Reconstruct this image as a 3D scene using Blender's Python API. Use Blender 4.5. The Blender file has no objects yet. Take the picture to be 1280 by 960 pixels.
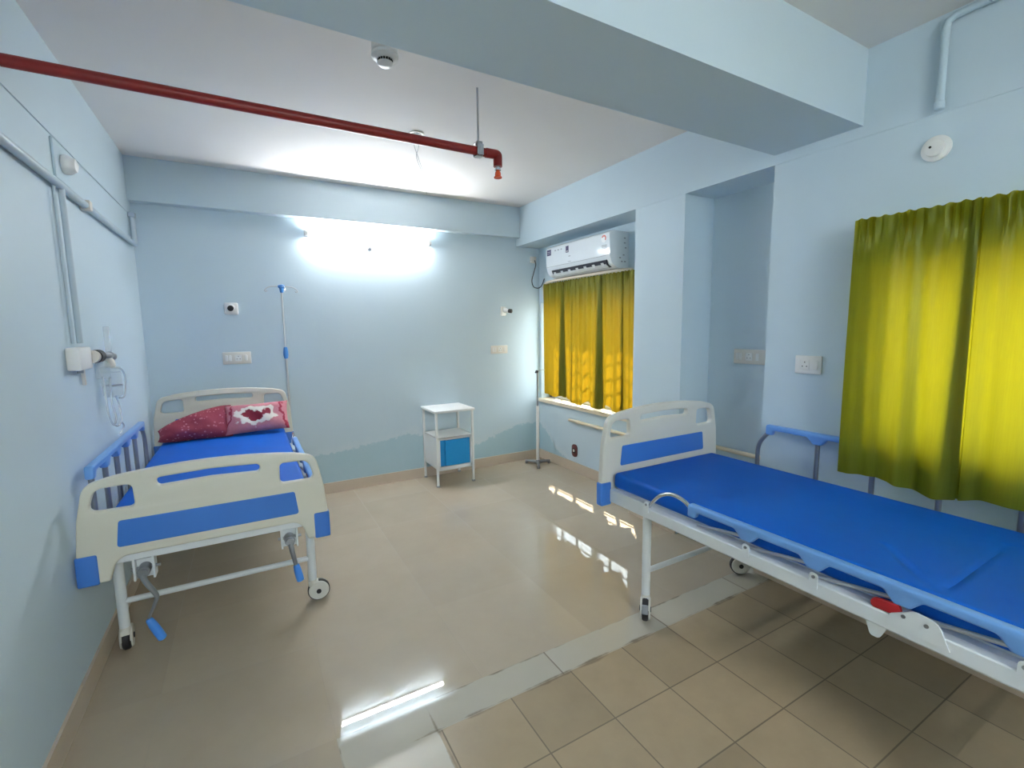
import bpy, bmesh, math, random
from mathutils import Vector, Matrix
random.seed(4)
SC = bpy.context.scene
COL = SC.collection
PI = math.pi

# ------------------------------------------------------------------ materials
def nt(name):
    m = bpy.data.materials.new(name); m.use_nodes = True
    t = m.node_tree; t.nodes.clear()
    out = t.nodes.new('ShaderNodeOutputMaterial')
    return m, t, out

def L(t, a, ao, b, bi):
    t.links.new(a.outputs[ao], b.inputs[bi])

def node(t, kind, **kw):
    n = t.nodes.new(kind)
    for k, v in kw.items():
        if k.startswith('i_'):
            key = k[2:]
            key = int(key) if key.isdigit() else key.replace('_', ' ')
            n.inputs[key].default_value = v
        else:
            setattr(n, k, v)
    return n

def mathn(t, op, a, b=None, clamp=False):
    n = t.nodes.new('ShaderNodeMath'); n.operation = op; n.use_clamp = clamp
    for i, v in enumerate((a, b)):
        if v is None: continue
        if isinstance(v, (int, float)): n.inputs[i].default_value = v
        else: t.links.new(v, n.inputs[i])
    return n.outputs[0]

def mixc(t, fac, a, b):
    n = t.nodes.new('ShaderNodeMix'); n.data_type = 'RGBA'
    if isinstance(fac, (int, float)): n.inputs[0].default_value = fac
    else: t.links.new(fac, n.inputs[0])
    for i, v in ((6, a), (7, b)):
        if isinstance(v, tuple): n.inputs[i].default_value = v if len(v) == 4 else v + (1,)
        else: t.links.new(v, n.inputs[i])
    return n.outputs[2]

def c4(c): return tuple(c) + (1,)

def mat(name, col, rough=.5, metal=0., var=.06, scale=8., bump=0., bscale=60., coat=0., spec=.5, trans=0.):
    m, t, out = nt(name)
    p = node(t, 'ShaderNodeBsdfPrincipled')
    p.inputs['Roughness'].default_value = rough; p.inputs['Metallic'].default_value = metal
    p.inputs['Coat Weight'].default_value = coat
    p.inputs['Specular IOR Level'].default_value = spec
    p.inputs['Transmission Weight'].default_value = trans
    tc = node(t, 'ShaderNodeTexCoord')
    nz = node(t, 'ShaderNodeTexNoise'); nz.inputs['Scale'].default_value = scale; nz.inputs['Detail'].default_value = 4
    L(t, tc, 'Object', nz, 'Vector')
    lo = tuple(max(0, x*(1-var)) for x in col); hi = tuple(min(1, x*(1+var)) for x in col)
    t.links.new(mixc(t, nz.outputs['Fac'], lo, hi), p.inputs['Base Color'])
    if bump:
        n2 = node(t, 'ShaderNodeTexNoise'); n2.inputs['Scale'].default_value = bscale; n2.inputs['Detail'].default_value = 5
        L(t, tc, 'Object', n2, 'Vector')
        b = node(t, 'ShaderNodeBump'); b.inputs['Strength'].default_value = bump; b.inputs['Distance'].default_value = .01
        L(t, n2, 'Fac', b, 'Height'); L(t, b, 'Normal', p, 'Normal')
    L(t, p, 'BSDF', out, 'Surface')
    return m

WALLC = (.55, .655, .72)
def wall_paint(name, stain=None, axis='X'):
    """blue distemper paint; stain = list of (coord, height) : peeled darker patch under that height"""
    m, t, out = nt(name)
    p = node(t, 'ShaderNodeBsdfPrincipled'); p.inputs['Roughness'].default_value = .55
    p.inputs['Specular IOR Level'].default_value = .3
    tc = node(t, 'ShaderNodeTexCoord')
    n1 = node(t, 'ShaderNodeTexNoise'); n1.inputs['Scale'].default_value = 1.6; n1.inputs['Detail'].default_value = 3
    L(t, tc, 'Object', n1, 'Vector')
    col = mixc(t, n1.outputs['Fac'], tuple(x*.96 for x in WALLC), tuple(min(1, x*1.04) for x in WALLC))
    if stain:
        sep = node(t, 'ShaderNodeSeparateXYZ'); L(t, tc, 'Object', sep, 'Vector')
        lo, hi = stain[0][0], stain[-1][0]
        u = mathn(t, 'DIVIDE', mathn(t, 'SUBTRACT', sep.outputs[axis], lo), hi-lo, True)
        r = node(t, 'ShaderNodeValToRGB'); t.links.new(u, r.inputs[0])
        e = r.color_ramp.elements
        e[0].position = 0; e[0].color = c4([stain[0][1]]*3)
        e[1].position = 1; e[1].color = c4([stain[-1][1]]*3)
        for s in stain[1:-1]:
            q = e.new((s[0]-lo)/(hi-lo)); q.color = c4([s[1]]*3)
        n2 = node(t, 'ShaderNodeTexNoise'); n2.inputs['Scale'].default_value = 11; n2.inputs['Detail'].default_value = 9; n2.inputs['Roughness'].default_value = .75
        L(t, tc, 'Object', n2, 'Vector')
        h = mathn(t, 'ADD', r.outputs[0], mathn(t, 'MULTIPLY', mathn(t, 'SUBTRACT', n2.outputs['Fac'], .5), .22))
        d = mathn(t, 'SUBTRACT', h, sep.outputs['Z'])
        inside = mathn(t, 'MULTIPLY', d, 60, True)
        rim = mathn(t, 'MULTIPLY', mathn(t, 'ADD', d, .07), 9, True)
        n3 = node(t, 'ShaderNodeTexNoise'); n3.inputs['Scale'].default_value = 5; n3.inputs['Detail'].default_value = 6
        L(t, tc, 'Object', n3, 'Vector')
        rimf = mathn(t, 'MULTIPLY', rim, mathn(t, 'MULTIPLY', n3.outputs['Fac'], 1.4, True))
        col = mixc(t, rimf, col, (.66, .72, .75))
        col = mixc(t, mathn(t, 'MULTIPLY', inside, mathn(t, 'ADD', mathn(t, 'MULTIPLY', n3.outputs['Fac'], .7), .3)), col, mixc(t, n3.outputs['Fac'], (.24, .46, .55), (.40, .58, .65)))
    t.links.new(col, p.inputs['Base Color'])
    n4 = node(t, 'ShaderNodeTexNoise'); n4.inputs['Scale'].default_value = 12; n4.inputs['Detail'].default_value = 5
    L(t, tc, 'Object', n4, 'Vector')
    b = node(t, 'ShaderNodeBump'); b.inputs['Strength'].default_value = .05; b.inputs['Distance'].default_value = .02
    L(t, n4, 'Fac', b, 'Height'); L(t, b, 'Normal', p, 'Normal')
    L(t, p, 'BSDF', out, 'Surface')
    return m

def tile_mat(name, col, grout, size, origin, mortar, rough, var=.08, edge=None, spec=.5):
    m, t, out = nt(name)
    p = node(t, 'ShaderNodeBsdfPrincipled'); p.inputs['Specular IOR Level'].default_value = spec
    tc = node(t, 'ShaderNodeTexCoord')
    mp = node(t, 'ShaderNodeMapping'); mp.inputs['Location'].default_value = (-origin[0]+50*size[0], -origin[1]+50*size[1], 0)
    L(t, tc, 'Object', mp, 'Vector')
    br = node(t, 'ShaderNodeTexBrick'); br.offset = 0; br.squash = 1
    br.inputs['Scale'].default_value = 1; br.inputs['Mortar Size'].default_value = mortar
    br.inputs['Mortar Smooth'].default_value = .3
    br.inputs['Brick Width'].default_value = size[0]; br.inputs['Row Height'].default_value = size[1]
    br.inputs['Color1'].default_value = c4([x*(1-var*.5) for x in col]); br.inputs['Color2'].default_value = c4([min(1, x*(1+var*.5)) for x in col])
    br.inputs['Mortar'].default_value = c4(grout)
    L(t, mp, 'Vector', br, 'Vector')
    nz = node(t, 'ShaderNodeTexNoise'); nz.inputs['Scale'].default_value = 3.5; nz.inputs['Detail'].default_value = 7; nz.inputs['Roughness'].default_value = .65
    L(t, tc, 'Object', nz, 'Vector')
    f = mathn(t, 'ADD', mathn(t, 'MULTIPLY', nz.outputs['Fac'], 2*var), 1-var)
    mul = node(t, 'ShaderNodeMix'); mul.data_type = 'RGBA'; mul.blend_type = 'MULTIPLY'; mul.inputs[0].default_value = 1
    t.links.new(br.outputs['Color'], mul.inputs[6])
    cb = node(t, 'ShaderNodeCombineColor')
    for i in range(3): t.links.new(f, cb.inputs[i])
    t.links.new(cb.outputs[0], mul.inputs[7])
    col_out = mul.outputs[2]
    if edge:                                   # grime worked in along the joint lines: list of (axis, value)
        sep = node(t, 'ShaderNodeSeparateXYZ'); L(t, tc, 'Object', sep, 'Vector')
        n2 = node(t, 'ShaderNodeTexNoise'); n2.inputs['Scale'].default_value = 7; n2.inputs['Detail'].default_value = 6
        L(t, tc, 'Object', n2, 'Vector')
        for ax, v in edge:
            d = mathn(t, 'ABSOLUTE', mathn(t, 'SUBTRACT', sep.outputs[ax], v))
            w = mathn(t, 'MULTIPLY', mathn(t, 'SUBTRACT', n2.outputs['Fac'], .42), .05)
            g = mathn(t, 'MULTIPLY', mathn(t, 'SUBTRACT', w, d), 120, True)
            col_out = mixc(t, mathn(t, 'MULTIPLY', g, .75), col_out, (.16, .12, .08))
    t.links.new(col_out, p.inputs['Base Color'])
    rr = mathn(t, 'ADD', mathn(t, 'MULTIPLY', nz.outputs['Fac'], .02 if rough < .2 else .05), rough)
    t.links.new(mathn(t, 'ADD', rr, mathn(t, 'MULTIPLY', br.outputs['Fac'], .3)), p.inputs['Roughness'])
    b = node(t, 'ShaderNodeBump'); b.invert = True; b.inputs['Strength'].default_value = .3; b.inputs['Distance'].default_value = .002
    L(t, br, 'Fac', b, 'Height'); L(t, b, 'Normal', p, 'Normal')
    L(t, p, 'BSDF', out, 'Surface')
    return m

def emit_mat(name, col, s):
    m, t, out = nt(name)
    e = node(t, 'ShaderNodeEmission'); e.inputs['Color'].default_value = c4(col); e.inputs['Strength'].default_value = s
    L(t, e, 'Emission', out, 'Surface'); return m

def cloth_mat(name, refl, tran, k):
    m, t, out = nt(name)
    tc = node(t, 'ShaderNodeTexCoord')
    mp = node(t, 'ShaderNodeMapping'); mp.inputs['Scale'].default_value = (60, 160, 6)
    L(t, tc, 'Object', mp, 'Vector')
    nz = node(t, 'ShaderNodeTexNoise'); nz.inputs['Scale'].default_value = 1.5; nz.inputs['Detail'].default_value = 4
    L(t, mp, 'Vector', nz, 'Vector')
    d = node(t, 'ShaderNodeBsdfDiffuse'); tr = node(t, 'ShaderNodeBsdfTranslucent')
    t.links.new(mixc(t, nz.outputs['Fac'], tuple(x*.85 for x in refl), tuple(x*1.12 for x in refl)), d.inputs['Color'])
    t.links.new(mixc(t, nz.outputs['Fac'], tuple(x*.85 for x in tran), tuple(min(1, x*1.1) for x in tran)), tr.inputs['Color'])
    g = node(t, 'ShaderNodeBsdfGlossy'); g.inputs['Roughness'].default_value = .45; g.inputs['Color'].default_value = (.6, .65, .3, 1)
    mx = node(t, 'ShaderNodeMixShader'); mx.inputs[0].default_value = k
    L(t, d, 'BSDF', mx, 1); L(t, tr, 'BSDF', mx, 2)
    m2 = node(t, 'ShaderNodeMixShader'); m2.inputs[0].default_value = .05
    L(t, mx, 'Shader', m2, 1); L(t, g, 'BSDF', m2, 2)
    L(t, m2, 'Shader', out, 'Surface'); return m

def thin_clear(name, tint=(1, 1, 1), refl=.08, rough=.02):
    m, t, out = nt(name)
    a = node(t, 'ShaderNodeBsdfTransparent'); a.inputs['Color'].default_value = c4(tint)
    g = node(t, 'ShaderNodeBsdfGlossy'); g.inputs['Roughness'].default_value = rough
    lw = node(t, 'ShaderNodeLayerWeight'); lw.inputs['Blend'].default_value = .25
    mx = node(t, 'ShaderNodeMixShader')
    t.links.new(mathn(t, 'ADD', mathn(t, 'MULTIPLY', lw.outputs['Fresnel'], .5), refl, True), mx.inputs[0])
    L(t, a, 'BSDF', mx, 1); L(t, g, 'BSDF', mx, 2); L(t, mx, 'Shader', out, 'Surface'); return m

def pillow_mat(name, kind):
    m, t, out = nt(name)
    p = node(t, 'ShaderNodeBsdfPrincipled'); p.inputs['Roughness'].default_value = .85
    tc = node(t, 'ShaderNodeTexCoord')
    if kind == 'red':
        nz = node(t, 'ShaderNodeTexNoise'); nz.inputs['Scale'].default_value = 9; L(t, tc, 'Object', nz, 'Vector')
        base = mixc(t, nz.outputs['Fac'], (.19, .016, .035), (.35, .055, .09))
        v = node(t, 'ShaderNodeTexVoronoi'); v.inputs['Scale'].default_value = 38; L(t, tc, 'Object', v, 'Vector')
        dot = mathn(t, 'LESS_THAN', v.outputs['Distance'], .26)
        col = mixc(t, mathn(t, 'MULTIPLY', dot, .55), base, (.62, .25, .30))
    else:
        # pink ground, a large cream bloom with a dark red heart, dark red scallops at both ends
        mp = node(t, 'ShaderNodeMapping'); mp.inputs['Scale'].default_value = (.80, 1.55, 0); L(t, tc, 'Object', mp, 'Vector')
        nz = node(t, 'ShaderNodeTexNoise'); nz.inputs['Scale'].default_value = 14; nz.inputs['Detail'].default_value = 3; L(t, tc, 'Object', nz, 'Vector')
        ln = node(t, 'ShaderNodeVectorMath'); ln.operation = 'LENGTH'; t.links.new(mp.outputs[0], ln.inputs[0])
        r = mathn(t, 'ADD', ln.outputs['Value'], mathn(t, 'MULTIPLY', mathn(t, 'SUBTRACT', nz.outputs['Fac'], .5), .26))
        base = mixc(t, nz.outputs['Fac'], (.47, .13, .17), (.57, .25, .28))
        col = mixc(t, mathn(t, 'MULTIPLY', mathn(t, 'SUBTRACT', .130, r), 80, True), base, (.72, .66, .60))
        col = mixc(t, mathn(t, 'MULTIPLY', mathn(t, 'SUBTRACT', .062, r), 80, True), col, (.22, .01, .03))
        sep = node(t, 'ShaderNodeSeparateXYZ'); L(t, tc, 'Object', sep, 'Vector')
        ax = mathn(t, 'ABSOLUTE', sep.outputs['X'])
        ed = mathn(t, 'ADD', ax, mathn(t, 'MULTIPLY', mathn(t, 'SUBTRACT', nz.outputs['Fac'], .5), .10))
        band = mathn(t, 'SUBTRACT', .012, mathn(t, 'ABSOLUTE', mathn(t, 'SUBTRACT', ed, mathn(t, 'ADD', .19, mathn(t, 'MULTIPLY', sep.outputs['Y'], -.25)))))
        col = mixc(t, mathn(t, 'MULTIPLY', band, 150, True), col, (.30, .02, .05))
    t.links.new(col, p.inputs['Base Color'])
    n2 = node(t, 'ShaderNodeTexNoise'); n2.inputs['Scale'].default_value = 16; L(t, tc, 'Object', n2, 'Vector')
    b = node(t, 'ShaderNodeBump'); b.inputs['Strength'].default_value = .35; b.inputs['Distance'].default_value = .02
    L(t, n2, 'Fac', b, 'Height'); L(t, b, 'Normal', p, 'Normal')
    L(t, p, 'BSDF', out, 'Surface'); return m

M = {}
M['wall'] = wall_paint('blue_wall_paint')
M['wall_back'] = wall_paint('blue_wall_paint_peeling', [(0, .30), (1.25, .37), (1.5, .40), (1.8, .44), (2.1, .48), (2.35, .38), (2.6, .25), (2.85, .29), (3.1, .37), (3.35, .43), (3.6, .42)], 'X')
M['wall_rt'] = wall_paint('blue_wall_paint_corner', [(3.85, .02), (4.0, .12), (4.2, .19), (4.35, .34), (4.5, .42)], 'Y')
M['ceil'] = mat('ceiling_white', (.76, .735, .715), .8, var=.03, scale=2, bump=.05)
M['base'] = mat('skirting_tile', (.60, .49, .385), .3, var=.1, scale=4)
M['floorA'] = tile_mat('vitrified_floor', (.46, .380, .29), (.38, .31, .23), (.6, .6), (.864, 1.69), .0014, .003, .09)
M['floorB'] = tile_mat('threshold_stone', (.49, .45, .375), (.20, .16, .12), (.64, 3.0), (1.78, .0), .004, .03, .06, edge=[('Y', 1.535), ('Y', 1.688), ('X', 1.2), ('X', .866)])
M['floorB2'] = tile_mat('threshold_stone_side', (.49, .45, .375), (.20, .16, .12), (8.0, 9.0), (-2.0, -4.0), .004, .03, .06, edge=[('Y', 1.535), ('Y', 1.688), ('X', 1.2), ('X', .866)])
M['floorC'] = tile_mat('brown_floor_tile', (.365, .28, .18), (.19, .15, .105), (.3, .3), (1.215, 1.54), .0032, .30, .22, edge=[('Y', 1.525), ('X', 1.205)], spec=.35)
M['white_metal'] = mat('white_painted_steel', (.72, .75, .76), .35, var=.04)
M['cab_white'] = mat('cabinet_white_enamel', (.78, .78, .77), .35, var=.04)
M['cream'] = mat('cream_abs_plastic', (.67, .64, .54), .38, var=.03, scale=3)
M['cream_white'] = mat('ivory_plastic', (.68, .665, .60), .38, var=.03, scale=3)
M['blue_panel'] = mat('blue_abs_plastic', (.045, .18, .57), .35, var=.04)
M['blue_rail'] = mat('blue_rail_plastic', (.16, .36, .74), .30, var=.04)
M['mattress'] = mat('blue_rexine', (.002, .110, .53), .50, var=.08, scale=5, bump=.05, bscale=25, spec=.2)
M['steel'] = mat('brushed_steel', (.55, .55, .56), .3, .9)
M['dark_steel'] = mat('dull_steel', (.33, .34, .36), .35, .8)
M['chrome'] = mat('chrome', (.72, .72, .72), .15, 1.)
M['black'] = mat('black_plastic', (.012, .012, .014), .45)
M['tyre'] = mat('black_rubber', (.018, .016, .018), .6)
M['grey'] = mat('grey_plastic', (.30, .31, .33), .45)
M['white_plastic'] = mat('white_plastic', (.78, .77, .75), .35, var=.03)
M['pale_plastic'] = mat('aged_white_plastic', (.70, .66, .60), .45, var=.04)
M['red_pipe'] = mat('red_pipe_paint', (.25, .012, .010), .35, var=.1)
M['red_plastic'] = mat('red_plastic', (.42, .015, .02), .35)
M['orange'] = mat('sprinkler_bulb_red', (.75, .10, .03), .25)
M['door_blue'] = mat('cabinet_blue_enamel', (.010, .27, .62), .35, var=.04)
M['crank_blue'] = mat('crank_blue', (.05, .24, .72), .35)
M['stand_blue'] = mat('stand_blue_plastic', (.06, .25, .62), .35)
M['wall_pipe'] = mat('painted_pipe', (.46, .54, .60), .4, var=.04)
M['blue_pipe'] = mat('blue_painted_pipe', (.50, .62, .695), .4, var=.03)
M['cream_pipe'] = mat('cream_pvc', (.80, .68, .50), .45, var=.08)
M['hose'] = mat('foam_hose', (.72, .62, .52), .6, var=.1)
M['ac_white'] = mat('ac_white_plastic', (.76, .80, .83), .12, var=.02)
M['ac_dark'] = mat('ac_vent_dark', (.025, .03, .045), .5)
M['sticker'] = mat('sticker_purple', (.07, .06, .14), .4)
M['sticker_white'] = mat('sticker_white', (.85, .85, .85), .4)
M['sticker_red'] = mat('sticker_red', (.55, .10, .06), .4)
M['sill'] = mat('sill_stone', (.78, .66, .52), .3, var=.12, scale=10)
M['alu'] = mat('window_frame_aluminium', (.55, .56, .57), .4, .6)
M['bars'] = mat('grille_iron', (.10, .10, .11), .5, .3)
M['maroon'] = mat('maroon_plastic', (.12, .03, .03), .35)
def soft_clear(name, k, col):
    m, t, out = nt(name)
    a = node(t, 'ShaderNodeBsdfTransparent'); a.inputs['Color'].default_value = (.97, .98, .98, 1)
    p = node(t, 'ShaderNodeBsdfPrincipled'); p.inputs['Base Color'].default_value = c4(col); p.inputs['Roughness'].default_value = .15
    mx = node(t, 'ShaderNodeMixShader'); mx.inputs[0].default_value = k
    L(t, a, 'BSDF', mx, 1); L(t, p, 'BSDF', mx, 2); L(t, mx, 'Shader', out, 'Surface'); return m
M['tubing'] = soft_clear('soft_clear_tubing', .5, (.70, .74, .76))
M['jar'] = soft_clear('clear_jar_plastic', .25, (.74, .78, .80))
M['pane'] = thin_clear('window_glass', (.96, .98, .97), .04)
M['clear'] = thin_clear('clear_plastic', (.90, .93, .95), .10, .1)
M['tube'] = emit_mat('lit_tube', (.95, .98, 1.0), 42)
M['curtain_small'] = cloth_mat('green_curtain_cloth', (.14, .15, .009), (.33, .178, .005), .36)
M['curtain_large'] = cloth_mat('lime_curtain_cloth', (.080, .110, .005), (.80, .64, .016), .36)
M['pillow_red'] = pillow_mat('red_floral_cotton', 'red')
M['pillow_pink'] = pillow_mat('pink_bloom_cotton', 'pink')
M['ground'] = mat('outside_ground', (.35, .33, .29), .9, var=.2)

# ------------------------------------------------------------------ mesh tools
class MB:
    def __init__(s): s.bm = bmesh.new()
    def box(s, lo, hi, bev=0., seg=2):
        r = bmesh.ops.create_cube(s.bm, size=1)
        vs = r['verts']
        for v in vs:
            v.co = Vector([lo[i] + (v.co[i]+.5)*(hi[i]-lo[i]) for i in range(3)])
        if bev:
            es = list({e for v in vs for e in v.link_edges})
            bmesh.ops.bevel(s.bm, geom=es, offset=bev, segments=seg, profile=.5, affect='EDGES')
        return s
    def cyl(s, a, b, r, r2=None, n=20, cap=True):
        a, b = Vector(a), Vector(b); d = b-a
        mt = Matrix.Translation((a+b)/2) @ d.to_track_quat('Z', 'Y').to_matrix().to_4x4()
        bmesh.ops.create_cone(s.bm, cap_ends=cap, segments=n, radius1=r, radius2=r if r2 is None else r2, depth=d.length, matrix=mt)
        return s
    def ball(s, c, r, sc=(1, 1, 1), n=16):
        bmesh.ops.create_uvsphere(s.bm, u_segments=n, v_segments=n//2+2, radius=r, matrix=Matrix.Translation(c) @ Matrix.Diagonal((*sc, 1)))
        return s
    def tube(s, pts, r, n=12, closed=False, smooth=0):
        pts = [Vector(p) for p in pts]
        if smooth: pts = catmull(pts, smooth)
        k = len(pts); rings = []
        up = None
        for i in range(k):
            d = (pts[min(i+1, k-1)]-pts[max(i-1, 0)]).normalized()
            if up is None:
                up = d.orthogonal().normalized()
            else:
                up = (up - d*up.dot(d)).normalized()
            sd = d.cross(up)
            if isinstance(r, (list, tuple)):
                q = i*(len(r)-1)/(k-1); a = min(int(q), len(r)-2); rr = r[a]+(r[a+1]-r[a])*(q-a)
            else: rr = r
            rings.append([s.bm.verts.new(pts[i]+(up*math.cos(2*PI*j/n)+sd*math.sin(2*PI*j/n))*rr) for j in range(n)])
        for i in range(k-1):
            for j in range(n):
                s.bm.faces.new((rings[i][j], rings[i][(j+1) % n], rings[i+1][(j+1) % n], rings[i+1][j]))
        s.bm.faces.new(rings[0][::-1]); s.bm.faces.new(rings[-1])
        return s
    def lathe(s, prof, c=(0, 0, 0), axis=(0, 0, 1), n=28):
        """prof = [(radius, height)] along axis from c"""
        c = Vector(c); ax = Vector(axis).normalized(); u = ax.orthogonal().normalized(); w = ax.cross(u)
        rings = []
        for r, h in prof:
            if r < 1e-6: rings.append([s.bm.verts.new(c+ax*h)])
            else: rings.append([s.bm.verts.new(c+ax*h+(u*math.cos(2*PI*j/n)+w*math.sin(2*PI*j/n))*r) for j in range(n)])
        for a, b in zip(rings, rings[1:]):
            for j in range(n):
                q = [a[j % len(a)], a[(j+1) % len(a)], b[(j+1) % len(b)], b[j % len(b)]]
                q2 = []
                for v in q:
                    if v not in q2: q2.append(v)
                if len(q2) > 2: s.bm.faces.new(q2)
        if len(rings[0]) > 1: s.bm.faces.new(rings[0][::-1])
        if len(rings[-1]) > 1: s.bm.faces.new(rings[-1])
        return s
    def prism(s, poly, d0, d1, plane='xz', bev=0.):
        """poly (a,b) in plane, extruded along the third axis from d0 to d1"""
        def P(a, b, d):
            return {'xz': (a, d, b), 'yz': (d, a, b), 'xy': (a, b, d)}[plane]
        b0 = [s.bm.verts.new(P(a, b, d0)) for a, b in poly]
        b1 = [s.bm.verts.new(P(a, b, d1)) for a, b in poly]
        n = len(poly); fs = []
        for i in range(n):
            fs.append(s.bm.faces.new((b0[i], b0[(i+1) % n], b1[(i+1) % n], b1[i])))
        e0 = s.bm.faces.new(b0[::-1]); e1 = s.bm.faces.new(b1)
        if bev:
            es = list(e0.edges)+list(e1.edges)
            bmesh.ops.bevel(s.bm, geom=es, offset=bev, segments=2, profile=.5, affect='EDGES')
        return s
    def build(s, name, m, parent=None, loc=None, rot=None, smooth=True):
        bmesh.ops.recalc_face_normals(s.bm, faces=s.bm.faces)
        me = bpy.data.meshes.new(name)
        s.bm.to_mesh(me); s.bm.free()
        return link(name, me, m, parent, loc, rot, smooth)

def link(name, me, m, parent=None, loc=None, rot=None, smooth=True):
    if smooth:
        b = bmesh.new(); b.from_mesh(me)
        for f in b.faces: f.smooth = True
        for e in b.edges:
            e.smooth = not (len(e.link_faces) == 2 and e.calc_face_angle(0) > math.radians(38))
        b.to_mesh(me); b.free()
    o = bpy.data.objects.new(name, me); COL.objects.link(o)
    me.materials.clear(); me.materials.append(M[m] if isinstance(m, str) else m)
    if parent: o.parent = parent
    if loc: o.location = loc
    if rot: o.rotation_euler = rot
    return o

def catmull(p, k):
    out = []
    q = [p[0]*2-p[1]]+list(p)+[p[-1]*2-p[-2]]
    for i in range(1, len(q)-2):
        for j in range(k):
            t = j/k; a, b, c, d = q[i-1], q[i], q[i+1], q[i+2]
            out.append(.5*((2*b)+(c-a)*t+(2*a-5*b+4*c-d)*t*t+(3*b-a-3*c+d)*t**3))
    out.append(p[-1]); return out

def fillet(pts, n=6):
    """[(x, y, r)] -> rounded polygon"""
    out = []
    k = len(pts)
    for i in range(k):
        x, y, r = pts[i]
        p = Vector((x, y)); a = Vector(pts[i-1][:2]); b = Vector(pts[(i+1) % k][:2])
        if r <= 0: out.append((x, y)); continue
        da, db = (a-p), (b-p); la, lb = da.length, db.length; da.normalize(); db.normalize()
        ang = da.angle(db)
        if ang > 3.1: out.append((x, y)); continue
        tl = min(r/math.tan(ang/2), la*.49, lb*.49); rr = tl*math.tan(ang/2)
        c = p+(da+db).normalized()*(rr/math.sin(ang/2))
        v0 = p+da*tl-c; v1 = p+db*tl-c
        a0 = math.atan2(v0.y, v0.x); a1 = math.atan2(v1.y, v1.x)
        dl = (a1-a0+PI) % (2*PI)-PI
        for j in range(n+1):
            t = a0+dl*j/n; out.append((c.x+rr*math.cos(t), c.y+rr*math.sin(t)))
    return out

def plate_mesh(loops, half, bev, plane='xz'):
    """flat plate with holes and rounded edges, from closed 2D loops; thickness 2*half"""
    cu = bpy.data.curves.new('outline', 'CURVE'); cu.dimensions = '2D'; cu.fill_mode = 'BOTH'
    cu.extrude = half-bev; cu.bevel_depth = bev; cu.bevel_resolution = 2; cu.offset = -bev
    for lp in loops:
        sp = cu.splines.new('POLY'); sp.points.add(len(lp)-1)
        for i, (a, b) in enumerate(lp): sp.points[i].co = (a, b, 0, 1)
        sp.use_cyclic_u = True
    o = bpy.data.objects.new('outline', cu); COL.objects.link(o)
    dg = bpy.context.evaluated_depsgraph_get(); dg.update()
    me = bpy.data.meshes.new_from_object(o.evaluated_get(dg))
    bpy.data.objects.remove(o); bpy.data.curves.remove(cu)
    for v in me.vertices:
        a, b, c = v.co
        v.co = (a, -c, b) if plane == 'xz' else (c, a, b)
    b = bmesh.new(); b.from_mesh(me); bmesh.ops.remove_doubles(b, verts=b.verts, dist=1e-5)
    bmesh.ops.recalc_face_normals(b, faces=b.faces); b.to_mesh(me); b.free()
    return me

def thing(name, label, cat, loc=(0, 0, 0), rz=0, group=None):
    o = bpy.data.objects.new(name, None); COL.objects.link(o); o.empty_display_size = .1
    o.location = loc; o.rotation_euler = (0, 0, rz)
    return tag(o, label, cat, group)
def tag(o, label, cat, group=None):
    o['label'] = label; o['category'] = cat
    if group: o['group'] = group
    return o
def struct(o):
    o['kind'] = 'structure'; return o

# ------------------------------------------------------------------ the room
W, WR, YB, H, YF = 3.295, 3.587, 4.50, 2.77, -2.3
XO = 3.80                                        # outer face of the right wall
YREC, YN0, YN1, ZT = 2.706, 1.637, 2.246, 2.378  # air conditioner bay, niche, height of both heads
SOF = 2.43

def slab(name, m, *boxes, poly=None):
    b = MB()
    for lo, hi in boxes: b.box(lo, hi)
    return struct(b.build(name, m, smooth=False))

slab('floor', 'floorA', ((-.2, 1.69, -.1), (XO, YB+.2, 0)), ((-.2, YF-.2, -.1), (.864, 1.69, 0)))
slab('trim_1', 'floorB', ((1.2, 1.53, -.1), (XO, 1.69, 0)))
slab('trim_4', 'floorB2', ((.864, YF-.2, -.1), (1.2, 1.69, 0)))
slab('floor_tiled', 'floorC', ((1.2, YF-.2, -.1), (XO, 1.53, 0)))
slab('ceiling', 'ceil', ((-.2, YF-.2, H), (XO, YB+.2, H+.15)))
slab('wall_left', 'wall', ((-.2, YF-.2, 0), (0, YB+.2, H)))
slab('wall_back', 'wall_back', ((0, YB, 0), (XO, YB+.2, H)))
W3 = (.15, 2.15, 1.55, 2.42)                      # x and z extent of an unseen window added for light from behind
slab('wall_front', 'wall', ((0, YF-.2, 0), (W3[0], YF, H)), ((W3[1], YF-.2, 0), (XO, YF, H)), ((W3[0], YF-.2, 0), (W3[1], YF, W3[2])), ((W3[0], YF-.2, W3[3]), (W3[1], YF, H)))
fw = MB()
for lo, hi in (((W3[0], W3[2]), (W3[1], W3[2]+.05)), ((W3[0], W3[3]-.05), (W3[1], W3[3])), ((W3[0], W3[2]), (W3[0]+.05, W3[3])), ((W3[1]-.05, W3[2]), (W3[1], W3[3])), ((1.125, W3[2]), (1.175, W3[3]))):
    fw.box((lo[0], YF-.13, lo[1]), (hi[0], YF-.08, hi[1]), .004, 1)
w3 = struct(fw.build('window_3', 'alu', smooth=False))
MB().box((W3[0]+.05, YF-.107, W3[2]+.05), (W3[1]-.05, YF-.103, W3[3]-.05)).build('glass_pane', 'pane', w3, smooth=False)
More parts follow.
